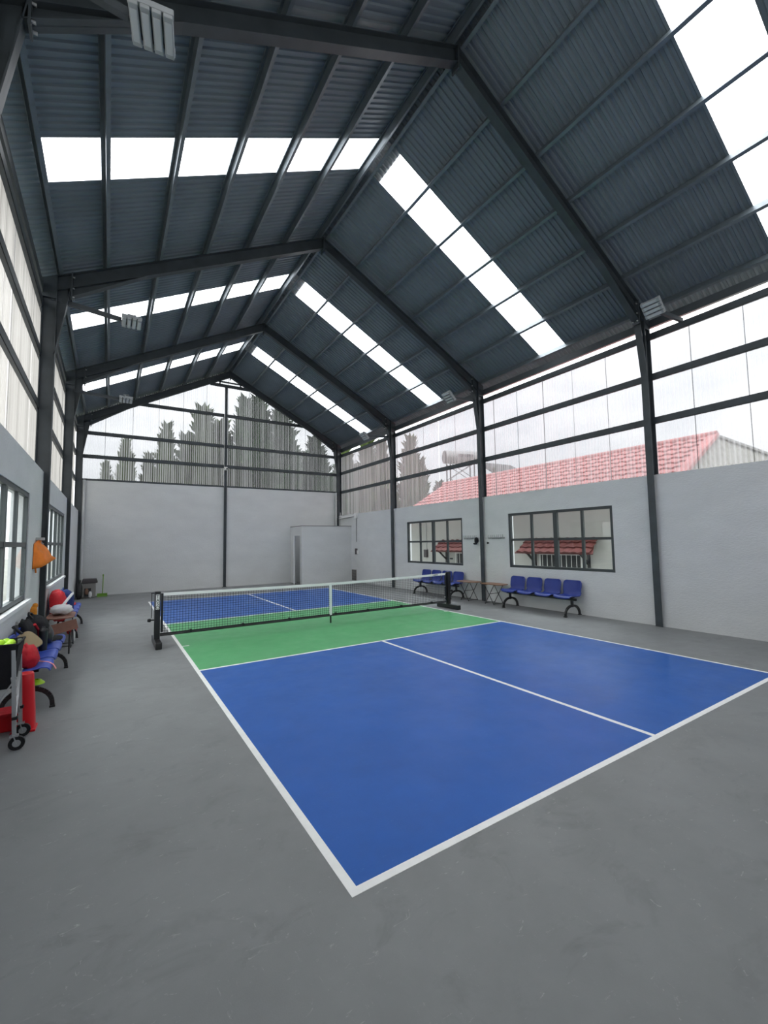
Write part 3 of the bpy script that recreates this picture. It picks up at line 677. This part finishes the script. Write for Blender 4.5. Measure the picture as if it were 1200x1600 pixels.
# black backpack
bk = empty('backpack', at_bench(5.50, .20, .44), label='black backpack with shiny front pocket standing on the bench', cat='backpack')
def lean(p): return Vector((p.x - max(0, p.z) * .28, p.y, p.z))
MB().blob((0, 0, .19), (.125, .19, .20), 3.2, .14, 2.5, 8, 24, 16, lean).build('main_pocket', 'blackcloth', bk)
MB().blob((.085, .02, .14), (.075, .14, .12), 3, .15, 2.5, 9, 20, 14, lean).build('front_pocket', 'blackmetal', bk)
MB().tube([(-.06, -.1, .37), (-.10, -.1, .42), (-.11, 0, .44), (-.10, .10, .42), (-.06, .1, .37)], .014, 8).build('top_handle', 'black', bk)
MB().tube([(-.10, -.14, .36), (-.02, -.21, .26), (.03, -.21, .10), (-.04, -.19, .02)], .018, 8).build('strap', 'black', bk)
bk2 = empty('paddle_bag', at_bench(5.05, .15, .44), label='flat black and red bag leaning on the seat back behind the paddle', cat='bag')
MB().blob((0, 0, .20), (.06, .20, .21), 3.4, .12, 2.5, 12, 22, 14, lean).build('bag_body', 'blackcloth', bk2)
MB().tube([(.06, -.12, .36), (.08, 0, .28), (.09, .12, .16)], .016, 8).build('red_piping', 'red', bk2)
mat_ = MB().blob((0, 0, 0), (.16, .22, .02), 3, .1, 3, 5).build('black_towel', 'blackcloth'); mat_.location = at_bench(5.78, .30, .462); tag(mat_, 'black cloth spread over the last seat of the bench', 'cloth')
bt = empty('tumbler', at_bench(5.02, .31, .44), label='tall shiny black tumbler beside the backpack', cat='bottle')
MB().lathe([(.036, 0), (.042, .02), (.045, .24), (.045, .25)], 18).build('cup', 'blackmetal', bt); MB().lathe([(.046, .25), (.046, .275), (.02, .285), (.018, .31)], 18).build('lid', 'black', bt)
og = empty('orange_toy', at_bench(5.98, .07, .765), label='fuzzy orange bottle cosy propped above the seat back', cat='toy')
MB().blob((0, 0, .07), (.04, .045, .09), 2.6, .1, 4, 2).build('toy_body', 'orangeplush', og); MB().blob((.015, 0, .155), (.032, .035, .035), 2.2, .15, 4, 3).build('toy_head', 'orangeplush', og)
dc = empty('disc_cone', at_bench(5.25, .22, 0), label='lime green training disc cone on the floor under the bench', cat='disc cone')
MB().lathe([(.095, 0), (.09, .012), (.05, .05), (.03, .055), (.028, .05), (.09, .0)], 24).build('disc', 'lime', dc)
# brown table between the benches and what lies on it
t3 = make_table('brown folding table loaded with white bags between the cluttered rows', .80, .40, .56, 'brown2'); t3.location = (XL + .27, 7.55, 0); t3.rotation_euler = (0, 0, pi / 2)
ap = empty('folded_board', (XL + .33, 6.92, .30), label='reddish brown board leaning under the loaded table', cat='board')
MB().bar((-.16, 0, .10), (.20, 0, .18), .03, .16, up=(0, 0, 1)).build('board_panel', 'brown2', ap); MB().bar((-.12, .0, .03), (-.12, 0, -.30), .02, .03).bar((.10, .0, .06), (.10, 0, -.30), .02, .03).build('board_stand', 'blackmetal', ap)
wbg = MB().blob((0, 0, .06), (.16, .22, .085), 2.2, .3, 3, 3, 24, 14).build('white_carrier_bag', 'whitecloth'); wbg.location = (XL + .26, 7.62, .588); tag(wbg, 'crumpled white carrier bag on the brown table', 'bag')
strp = MB().prism([(-.02, -.02), (.02, -.02), (.025, .38), (0, .42), (-.025, .38)], -.008, .008, 'z').xf(Matrix.Rotation(radians(-32), 4, 'Z') @ Matrix.Rotation(radians(38), 4, 'X')).build('white_racket_cover', 'whitecloth'); strp.location = (XL + .24, 7.55, .66); tag(strp, 'narrow white cover sticking up from the carrier bag', 'cover')
rb = empty('red_backpack', (XL + .17, 8.22, .44), label='red bag leaning on the wall beside a navy bag', cat='bag')
MB().blob((0, 0, .22), (.13, .22, .27), 2.8, .16, 2.6, 5, 24, 16, lambda p: Vector((p.x - p.z * .12, p.y + p.z * .45, p.z))).build('bag_body', 'red', rb)
MB().tube([(.12, -.12, .12), (.14, -.04, .02), (.13, .08, .0)], .02, 8).build('pale_trim', 'whitecloth', rb)
nb = empty('navy_backpack', (XL + .22, 8.72, .44), label='navy bag standing on the far seats behind the red bag', cat='bag')
MB().blob((0, 0, .21), (.16, .17, .25), 2.8, .12, 2.6, 6, 24, 16).build('bag_body', 'navy', nb); MB().tube([(-.02, -.08, .44), (-.02, 0, .50), (-.02, .08, .44)], .012, 8).build('carry_loop', 'navy', nb)
rm = MB().blob((0, 0, 0), (.14, .26, .014), 4, .15, 3, 8).build('red_towel', 'red'); rm.location = (XL + .20, 10.12, .462); tag(rm, 'folded red towel on the last far seat', 'towel')
rball = MB().blob((0, 0, 0), (.085, .085, .085), 2, .03).build('red_ball', 'redplastic'); rball.location = (XL + .36, 8.72, .085); tag(rball, 'dark red ball on the floor under the far row', 'ball')
wbt = empty('water_bottle', (XL + .42, 8.02, 0), label='clear pale water bottle on the floor below the table', cat='bottle')
MB().lathe([(.032, 0), (.036, .01), (.036, .16), (.015, .2), (.015, .215)], 16).build('bottle_body', 'pvc', wbt); MB().lathe([(.018, .215), (.018, .24)], 14).build('bottle_cap', 'white', wbt)
# orange bag hanging from a bracket
ob = empty('orange_bag', (XL, 6.42, 1.50), label='orange bag hanging from a wall bracket beside the window', cat='bag')
pts = [(.0, -.22, .30), (.0, .30, .33), (.0, -.26, -.06), (.0, .22, .0), (.17, -.10, .02), (.22, .36, .06), (.03, .0, .36), (.05, .12, .36), (.10, -.2, -.05), (.13, .2, .0)]
bm = bmesh.new()
for p in pts: bm.verts.new(p)
bmesh.ops.convex_hull(bm, input=bm.verts); bmesh.ops.subdivide_edges(bm, edges=bm.edges, cuts=4, use_grid_fill=True)
for v in bm.verts: v.co += Vector((max(.3, 1) * .02, .02, .02)) * noise.noise(v.co * 9)
for v in bm.verts: v.co.x = max(v.co.x, .004)
me = bpy.data.meshes.new('bag_body'); bm.to_mesh(me); bm.free(); me.materials.append(M['orange'])
for p in me.polygons: p.use_smooth = True
bo = bpy.data.objects.new('bag_body', me); COL.objects.link(bo); bo.parent = ob
MB().box(0, .10, .0, .12, .36, .40).bar((.01, .06, .36), (.09, .06, .30), .02, .02).build('wall_bracket', 'galv', ob)
MB().tube([(.02, -.1, -.05), (.03, -.1, -.13)], .012, 6).build('strap_end', 'orange', ob)
# bin and dustpan in the far corner
bn = empty('rubbish_bin', (-1.60, 16.05, 0), label='grey lidded bin in the far corner with a dark open front', cat='bin')
MB().box(-.17, .19, -.16, .18, .02, .50).build('bin_body', 'greybin', bn, bevel=.015)
MB().prism([(-.21, .50), (.24, .50), (.24, .54), (.20, .64), (-.18, .64), (-.21, .54)], -.20, .21).build('lid', 'dark_grey', bn, bevel=.008)
MB().box(-.13, .06, -.166, -.158, .05, .33).build('front_opening', 'dark', bn)
MB().blob((-.06, -.17, .22), (.05, .02, .10), 2.5, .3, 4, 3).build('paper_scrap', 'brown', bn); MB().blob((.04, -.175, .12), (.05, .02, .10), 2.5, .4, 4, 5).build('plastic_scrap', 'whitecloth', bn)
bs = empty('rubbish_sack', (-1.86, 15.75, 0), label='black rubbish sack squeezed between the bin and the wall', cat='sack')
MB().blob((0, 0, .26), (.085, .14, .27), 2.8, .2, 3, 6, 20, 14).build('sack_body', 'blackmetal', bs); MB().tube([(0, 0, .5), (.0, .02, .62)], [.03, .05], 8).build('sack_neck', 'blackmetal', bs)
dp = empty('dustpan', (-1.22, 16.18, 0), label='green long handled dustpan standing by the bin', cat='dustpan')
MB().box(-.15, .15, -.14, .12, 0, .012).box(-.15, .15, .10, .12, 0, .10).box(-.15, -.14, -.12, .12, 0, .09).box(.14, .15, -.12, .12, 0, .09).build('pan', 'green_pl', dp)
MB().tube([(.01, .08, .08), (.015, .09, .72)], .014, 8).build('handle', 'green_pl', dp); MB().tube([(.015, .09, .70), (.015, .09, .76)], .02, 8).build('grip', 'green_pl', dp)

# ------------------------------------------------------------------ neighbouring house seen through the sheets and windows
hs = empty('neighbour_house', (14, 9.5, 0), label='cream house with a red tiled roof beyond the windows', cat='house')
ho = lambda b: b.xf(Matrix.Translation((-14, -9.5, 0)))
HY0, HY1, RXH, RZH, EX, EZ = 3.35, 15.75, 14.0, 4.74, 10.75, 2.82
sh = (RZH - EZ) / (RXH - EX)
ho(MB().box(11.15, 11.35, -1, 22, -.2, 3.4).box(11.35, 16.8, HY1 - .6, HY1 - .4, -.2, 2.7).box(11.35, 16.8, HY0 + .3, HY0 + .5, -.2, 2.7)).build('house_wall', 'plaster', hs)
rf = ho(MB().prism([(EX, EZ - .05), (RXH, RZH - .05), (2 * RXH - EX, EZ - .05), (2 * RXH - EX, EZ - .12), (RXH, RZH - .12), (EX, EZ - .12)], HY0 + .05, HY1)).build('roof', 'tile', hs)
TW, TL = .34, .36; nrow = int((RXH - EX) * sqrt(1 + sh * sh) / TL) + 1; nc = int((HY1 - HY0) / TW)
au = math.atan(sh)
def tile_mesh(w, l, name):
    b = MB(); prof = [(-w / 2, .0), (-w * .3, .028), (-w * .1, .034), (w * .12, .02), (w * .3, .0), (w * .5 + .01, .004)]
    vs = [(p[0], 0, p[1] + .05) for p in prof] + [(p[0], l + .03, p[1] - .004) for p in prof] + [(p[0], 0, p[1] + .002) for p in prof]
    k = len(prof)
    return b.add(vs, [(i, i + 1, k + i + 1, k + i) for i in range(k - 1)] + [(i + 1, i, 2 * k + i, 2 * k + i + 1) for i in range(k - 1)])
proto = None; tiles = []
for r in range(nrow):
    for c in range(nc):
        d = r * TL; tiles.append((r, c, RXH - (nrow - r) * TL * cos(au), HY0 + (c + .5) * TW, RZH - (nrow - r) * TL * sin(au)))
tiles.sort(key=lambda t: (t[3] - HY0) * .55 + (RXH - t[2]) * 1.9)   # the ones that show largest: high on the slope, near end
rot = Matrix.Rotation(-pi / 2, 4, 'Z')
for i, (r, c, x, y, z) in enumerate(tiles[:290]):
    mtx = Matrix.Translation((x - 14, y - 9.5, z)) @ Matrix.Rotation(-au, 4, 'Y') @ rot
    if proto is None: proto = tile_mesh(TW, TL, 'roof_tile').build('roof_tile', 'tile', rf, fix=False); o = proto
    else: o = share(proto, 'roof_tile', rf)
    o.matrix_local = mtx
b = MB()
for (r, c, x, y, z) in tiles[290:]:
    q = tile_mesh(TW, TL, 't').xf(Matrix.Translation((x - 14, y - 9.5, z)) @ Matrix.Rotation(-au, 4, 'Y') @ rot); b.add(q.v, q.f)
tag(b.build('roof_tiles_lower', 'tile', rf, fix=False), kind='stuff')
ho(MB().tube([(RXH, HY0 - .1, RZH + .03), (RXH, HY1, RZH + .03)], .10, 10)).build('ridge_tiles', 'tile', rf)
ho(MB().bar((RXH, HY0 - .02, RZH + .02), (EX, HY0 - .02, EZ + .02), .26, .10)).build('verge_board', 'tile', rf)
b = MB(); A = Vector((RXH + .02, HY0, RZH)); Bq = Vector((EX, HY0 + .02, EZ - .1)); Cq = Vector((RXH + 3.0, HY0 - 3.0, RZH - 2.1)); Dq = Vector((EX + .3, HY0 - .4, EZ - .9))
k = 60; vs = []
for i in range(k + 1):
    t = i / k; pt = A.lerp(Bq, 1 - 2 * t) if t < .5 else A.lerp(Cq, 2 * t - 1); q = Dq.lerp(Cq, t) + Vector((0, 0, -.3)); o_ = Vector((0, .03 * (i % 2), 0)); vs += [pt + o_, q + o_]
b.add(vs, [(2 * j, 2 * j + 1, 2 * j + 3, 2 * j + 2) for j in range(k)]); ho(b).build('end_cladding', 'gable', hs)
ho(MB().bar(A + Vector((0, 0, .03)), Cq + Vector((0, 0, .03)), .12, .06)).build('hip_flashing', 'plaster', hs)
def awning(y0, y1):
    aw = ho(MB().add([(10.62, y0 - .1, 1.30), (10.62, y1 + .1, 1.30), (11.15, y1 - .15, 1.74), (11.15, y0 + .15, 1.74), (10.62, y0 - .1, 1.27), (10.62, y1 + .1, 1.27), (11.15, y1 - .15, 1.71), (11.15, y0 + .15, 1.71)], [(0, 1, 2, 3), (7, 6, 5, 4), (0, 4, 5, 1), (1, 5, 6, 2), (2, 6, 7, 3), (3, 7, 4, 0)])).build('awning', 'tile2', hs)
    a2 = math.atan2(.44, .53); src = None; n_ = int((y1 - y0) / .29)
    for r in range(3):
        for c in range(n_):
            mtx = Matrix.Translation((10.60 + r * .18 - 14, y0 + (c + .5) * (y1 - y0) / n_ - 9.5, 1.295 + r * .15)) @ Matrix.Rotation(-a2, 4, 'Y') @ rot
            if src is None: src = tile_mesh((y1 - y0) / n_, .24, 'awning_tile').build('awning_tile', 'tile2', aw, fix=False); o = src
            else: o = share(src, 'awning_tile', aw)
            o.matrix_local = mtx
    for y in (y0 + .35, y1 - .35):
        ho(MB().bar((11.12, y, .72), (11.12, y, 1.62), .07, .07).bar((11.1, y, .95), (10.72, y, 1.28), .05, .06).bar((11.1, y, 1.28), (10.66, y, 1.28), .05, .05)).build('awning_bracket', 'blackmetal', hs)
def house_window(y0, y1, z0, z1):
    w = ho(MB().box(11.12, 11.16, y0, y1, z0, z1)).build('house_window', 'white', hs)
    ho(MB().box(11.10, 11.125, y0 + .08, y1 - .08, z0 + .08, z1 - .06)).build('glass_pane', 'dark', w)
    k = int((y1 - y0) / .16)
    for i in range(1, k): ho(MB().tube([(11.07, y0 + (y1 - y0) * i / k, z0 + .05), (11.07, y0 + (y1 - y0) * i / k, z1 - .03)], .012, 6)).build('window_bar', 'white', w)
awning(5.35, 8.0); awning(9.55, 12.6)
house_window(5.9, 7.5, .2, 1.28); house_window(9.9, 11.7, .2, 1.26)
for y, z in ((11.95, .98), (12.25, .98)): ho(MB().box(11.10, 11.16, y - .07, y + .07, z - .03, z + .03)).build('wall_vent_slot', 'dark', hs)
ho(MB().box(11.04, 11.16, 13.55, 13.75, 1.0, 1.35)).build('meter_box', 'dark_grey', hs); ho(MB().tube([(11.12, 13.65, 1.35), (11.12, 13.65, 2.8)], .02, 6)).build('conduit_run', 'pvc', hs)

# water heater on its stand behind the house
wt = empty('water_heater', (20, 22.6, 0), label='round steel water tank on a tall stand behind the red roof', cat='water tank')
ax = Vector((.93, -.36, 0))
MB().tube([Vector((0, 0, 8.0)), Vector((0, 0, 8.0)) + ax * 2.6], .50, 24).build('tank', 'steeltank', wt)
MB().tube([Vector((0, 0, 8.0)) - ax * .04, Vector((0, 0, 8.0))], .46, 24).build('end_cap', 'standsteel', wt)
p0 = Vector((0, 0, 8.05)) + ax * .9 + Vector((-.18, -.47, 0)); MB().bar(p0, p0 + ax * 1.2, .02, .22).build('name_panel', 'dark_grey', wt)
for i, (t, w) in enumerate(((.3, -.4), (.3, .4), (2.2, -.4), (2.2, .4))):
    q = ax * t + Vector((.36, .93, 0)) * w; MB().bar((q.x, q.y, 0), (q.x, q.y, 7.55), .07, .07).build('stand_leg', 'standsteel', wt)
for z0_, z1_ in ((5.0, 6.3), (6.3, 5.0), (6.3, 7.5), (7.5, 6.3)):
    for w in (-.4, .4):
        q0 = ax * .3 + Vector((.36, .93, 0)) * w; q1 = ax * 2.2 + Vector((.36, .93, 0)) * w
        MB().bar((q0.x, q0.y, z0_), (q1.x, q1.y, z1_), .04, .04).build('stand_brace', 'standsteel', wt)
MB().add([(1.6, -1.6, 7.5), (4.2, -2.6, 7.3), (5.6, -4.6, 5.8), (3.0, -3.4, 5.9)], [(0, 1, 2, 3)]).build('solar_collector', 'standsteel', wt, solid=.06)
for w in (.3, .9): MB().bar((3.2 + w, -3.5 - w * .4, 0), (3.2 + w, -3.5 - w * .4, 6.0), .06, .06).build('collector_leg', 'standsteel', wt)

# ------------------------------------------------------------------ trees
def make_conifer(seed, material, n=1500, dense=1.0):
    """unit conifer: 1 m high, about 0.17 m radius, feathery upright sprays round an uneven inner core"""
    rnd = random.Random(seed); root = empty('conifer')
    MB().tube([(0, 0, 0), (.002, 0, .3), (0, 0, .9)], [.018, .013, .003], 7).build('trunk', 'bark', root)
    def R(h, a): return .16 * (min(1, (h - .04) * 7)) * max(.02, 1 - h) ** .75 * (1 + .38 * noise.noise(Vector((cos(a) * 1.6, sin(a) * 1.6, h * 9 + seed * 5))))
    b = MB(); nu, nv = 14, 22; vs = []
    for j in range(nv + 1):
        h = .05 + .93 * j / nv
        for i in range(nu):
            a = 2 * pi * i / nu; r = R(h, a) * .72; vs.append((r * cos(a), r * sin(a), h))
    b.add(vs, [(j * nu + i, j * nu + (i + 1) % nu, (j + 1) * nu + (i + 1) % nu, (j + 1) * nu + i) for j in range(nv) for i in range(nu)])
    for _ in range(n):
        h = .05 + .95 * rnd.random() ** 1.15; a = rnd.random() * 2 * pi; r = R(h, a) * (.6 + .5 * rnd.random())
        p = Vector((r * cos(a), r * sin(a), h)); o = Vector((cos(a), sin(a), 0)); t = Vector((-sin(a), cos(a), 0))
        L = .045 * (.6 + rnd.random()); d = (o * (.35 + .5 * rnd.random()) + Vector((0, 0, .55 + .5 * rnd.random())) + t * (rnd.random() - .5) * .7).normalized()
        w = d.cross(o + t * (rnd.random() - .5)).normalized() * L * (.20 + .14 * rnd.random())
        b.add([p - d * L * .2, p + d * L * .35 + w, p + d * L, p + d * L * .35 - w], [(0, 1, 2, 3)])
    b.build('foliage', material, root, fix=False)
    return root
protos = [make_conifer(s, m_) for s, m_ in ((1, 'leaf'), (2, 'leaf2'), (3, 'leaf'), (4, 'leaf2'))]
used = set()
def plant(x, y, h, wide, k, label, group='conifers behind the end wall'):
    t = protos[k]
    if k in used: t = copy_tree(t)
    used.add(k); t.location = (x, y, -.2); wide *= 1.3; t.scale = (h * wide, h * wide, h); t.rotation_euler = (0, 0, x * 3.7)
    tag(t, label, 'tree', group)
BT = [(-.40, 25.0, 7.5, .62, 1, 'small slim conifer seen through the gable at its low corner'),
      (-1.3, 25.6, 6.3, .6, 3, 'lowest conifer by the gable corner'),
      (1.55, 25.2, 8.7, .66, 1, 'slim pointed conifer standing clear of the dense group behind the gable'),
      (.75, 25.8, 7.0, .7, 3, 'short conifer between the two slim ones behind the gable'),
      (2.6, 25.0, 8.1, .9, 1, 'pale conifer at the edge of the dense group behind the gable'),
      (3.5, 25.2, 9.9, .9, 3, 'pale tall conifer just before the middle gable post'),
      (4.7, 25.8, 9.4, 1.0, 1, 'pale conifer directly behind the middle gable post'),
      (5.9, 25.0, 10.8, .75, 0, 'dark conifer with twin spires past the middle gable post'),
      (6.8, 25.3, 11.1, .8, 2, 'tallest dark conifer reaching the gable rafter'),
      (8.1, 24.6, 10.2, 1.1, 0, 'broad dark conifer below the sloping gable rafter'),
      (7.0, 21.2, 7.6, 1.3, 2, 'broad dark conifer closest behind the gable'),
      (9.2, 21.6, 7.3, 1.3, 0, 'dark conifer closest to the gable corner post'),
      (10.6, 25.0, 8.8, 1.0, 2, 'dark conifer behind the gable corner'),
      (5.0, 22.6, 6.4, 1.3, 3, 'low pale conifer in front of the twin spires'),
      (3.6, 22.4, 5.9, 1.3, 1, 'low pale conifer just before the middle post'),
      (11.0, 22.0, 6.6, 1.3, 0, 'low dark conifer at the gable corner')]
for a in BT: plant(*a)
RT = [(12.6, 24.6, 8.7, 1.0, 1, 'olive conifer seen through the first clear sheets past the corner'),
      (14.6, 24.8, 9.3, .9, 3, 'tall olive conifer through the sheets beside the corner post'),
      (16.2, 25.4, 9.2, .9, 1, 'olive conifer through the sheets over the cubicle wall'),
      (18.6, 25.0, 9.9, .85, 3, 'tall olive conifer just past the third frame column'),
      (19.9, 25.4, 8.3, .8, 1, 'shorter olive conifer between the tall one and the water tank'),
      (13.6, 21.0, 5.2, 1.5, 3, 'low bushy conifer at the far end of the red roof'),
      (21.6, 25.2, 6.6, 1.0, 1, 'small conifer below the water tank'),
      (22.5, 20.0, 7.0, .45, 0, 'thin spire conifer above the red roof ridge')]
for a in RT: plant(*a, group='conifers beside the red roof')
for a in [(-9.0, 9.5, 7.5, 1.3, 1, 'conifer outside the far window of the cluttered wall'), (-8.0, 15.0, 7.0, 1.3, 3, 'conifer outside, beyond the cluttered wall'), (-9.5, 21.0, 8.0, 1.2, 1, 'conifer far along outside the cluttered wall')]:
    plant(*a, group='conifers outside the cluttered wall')
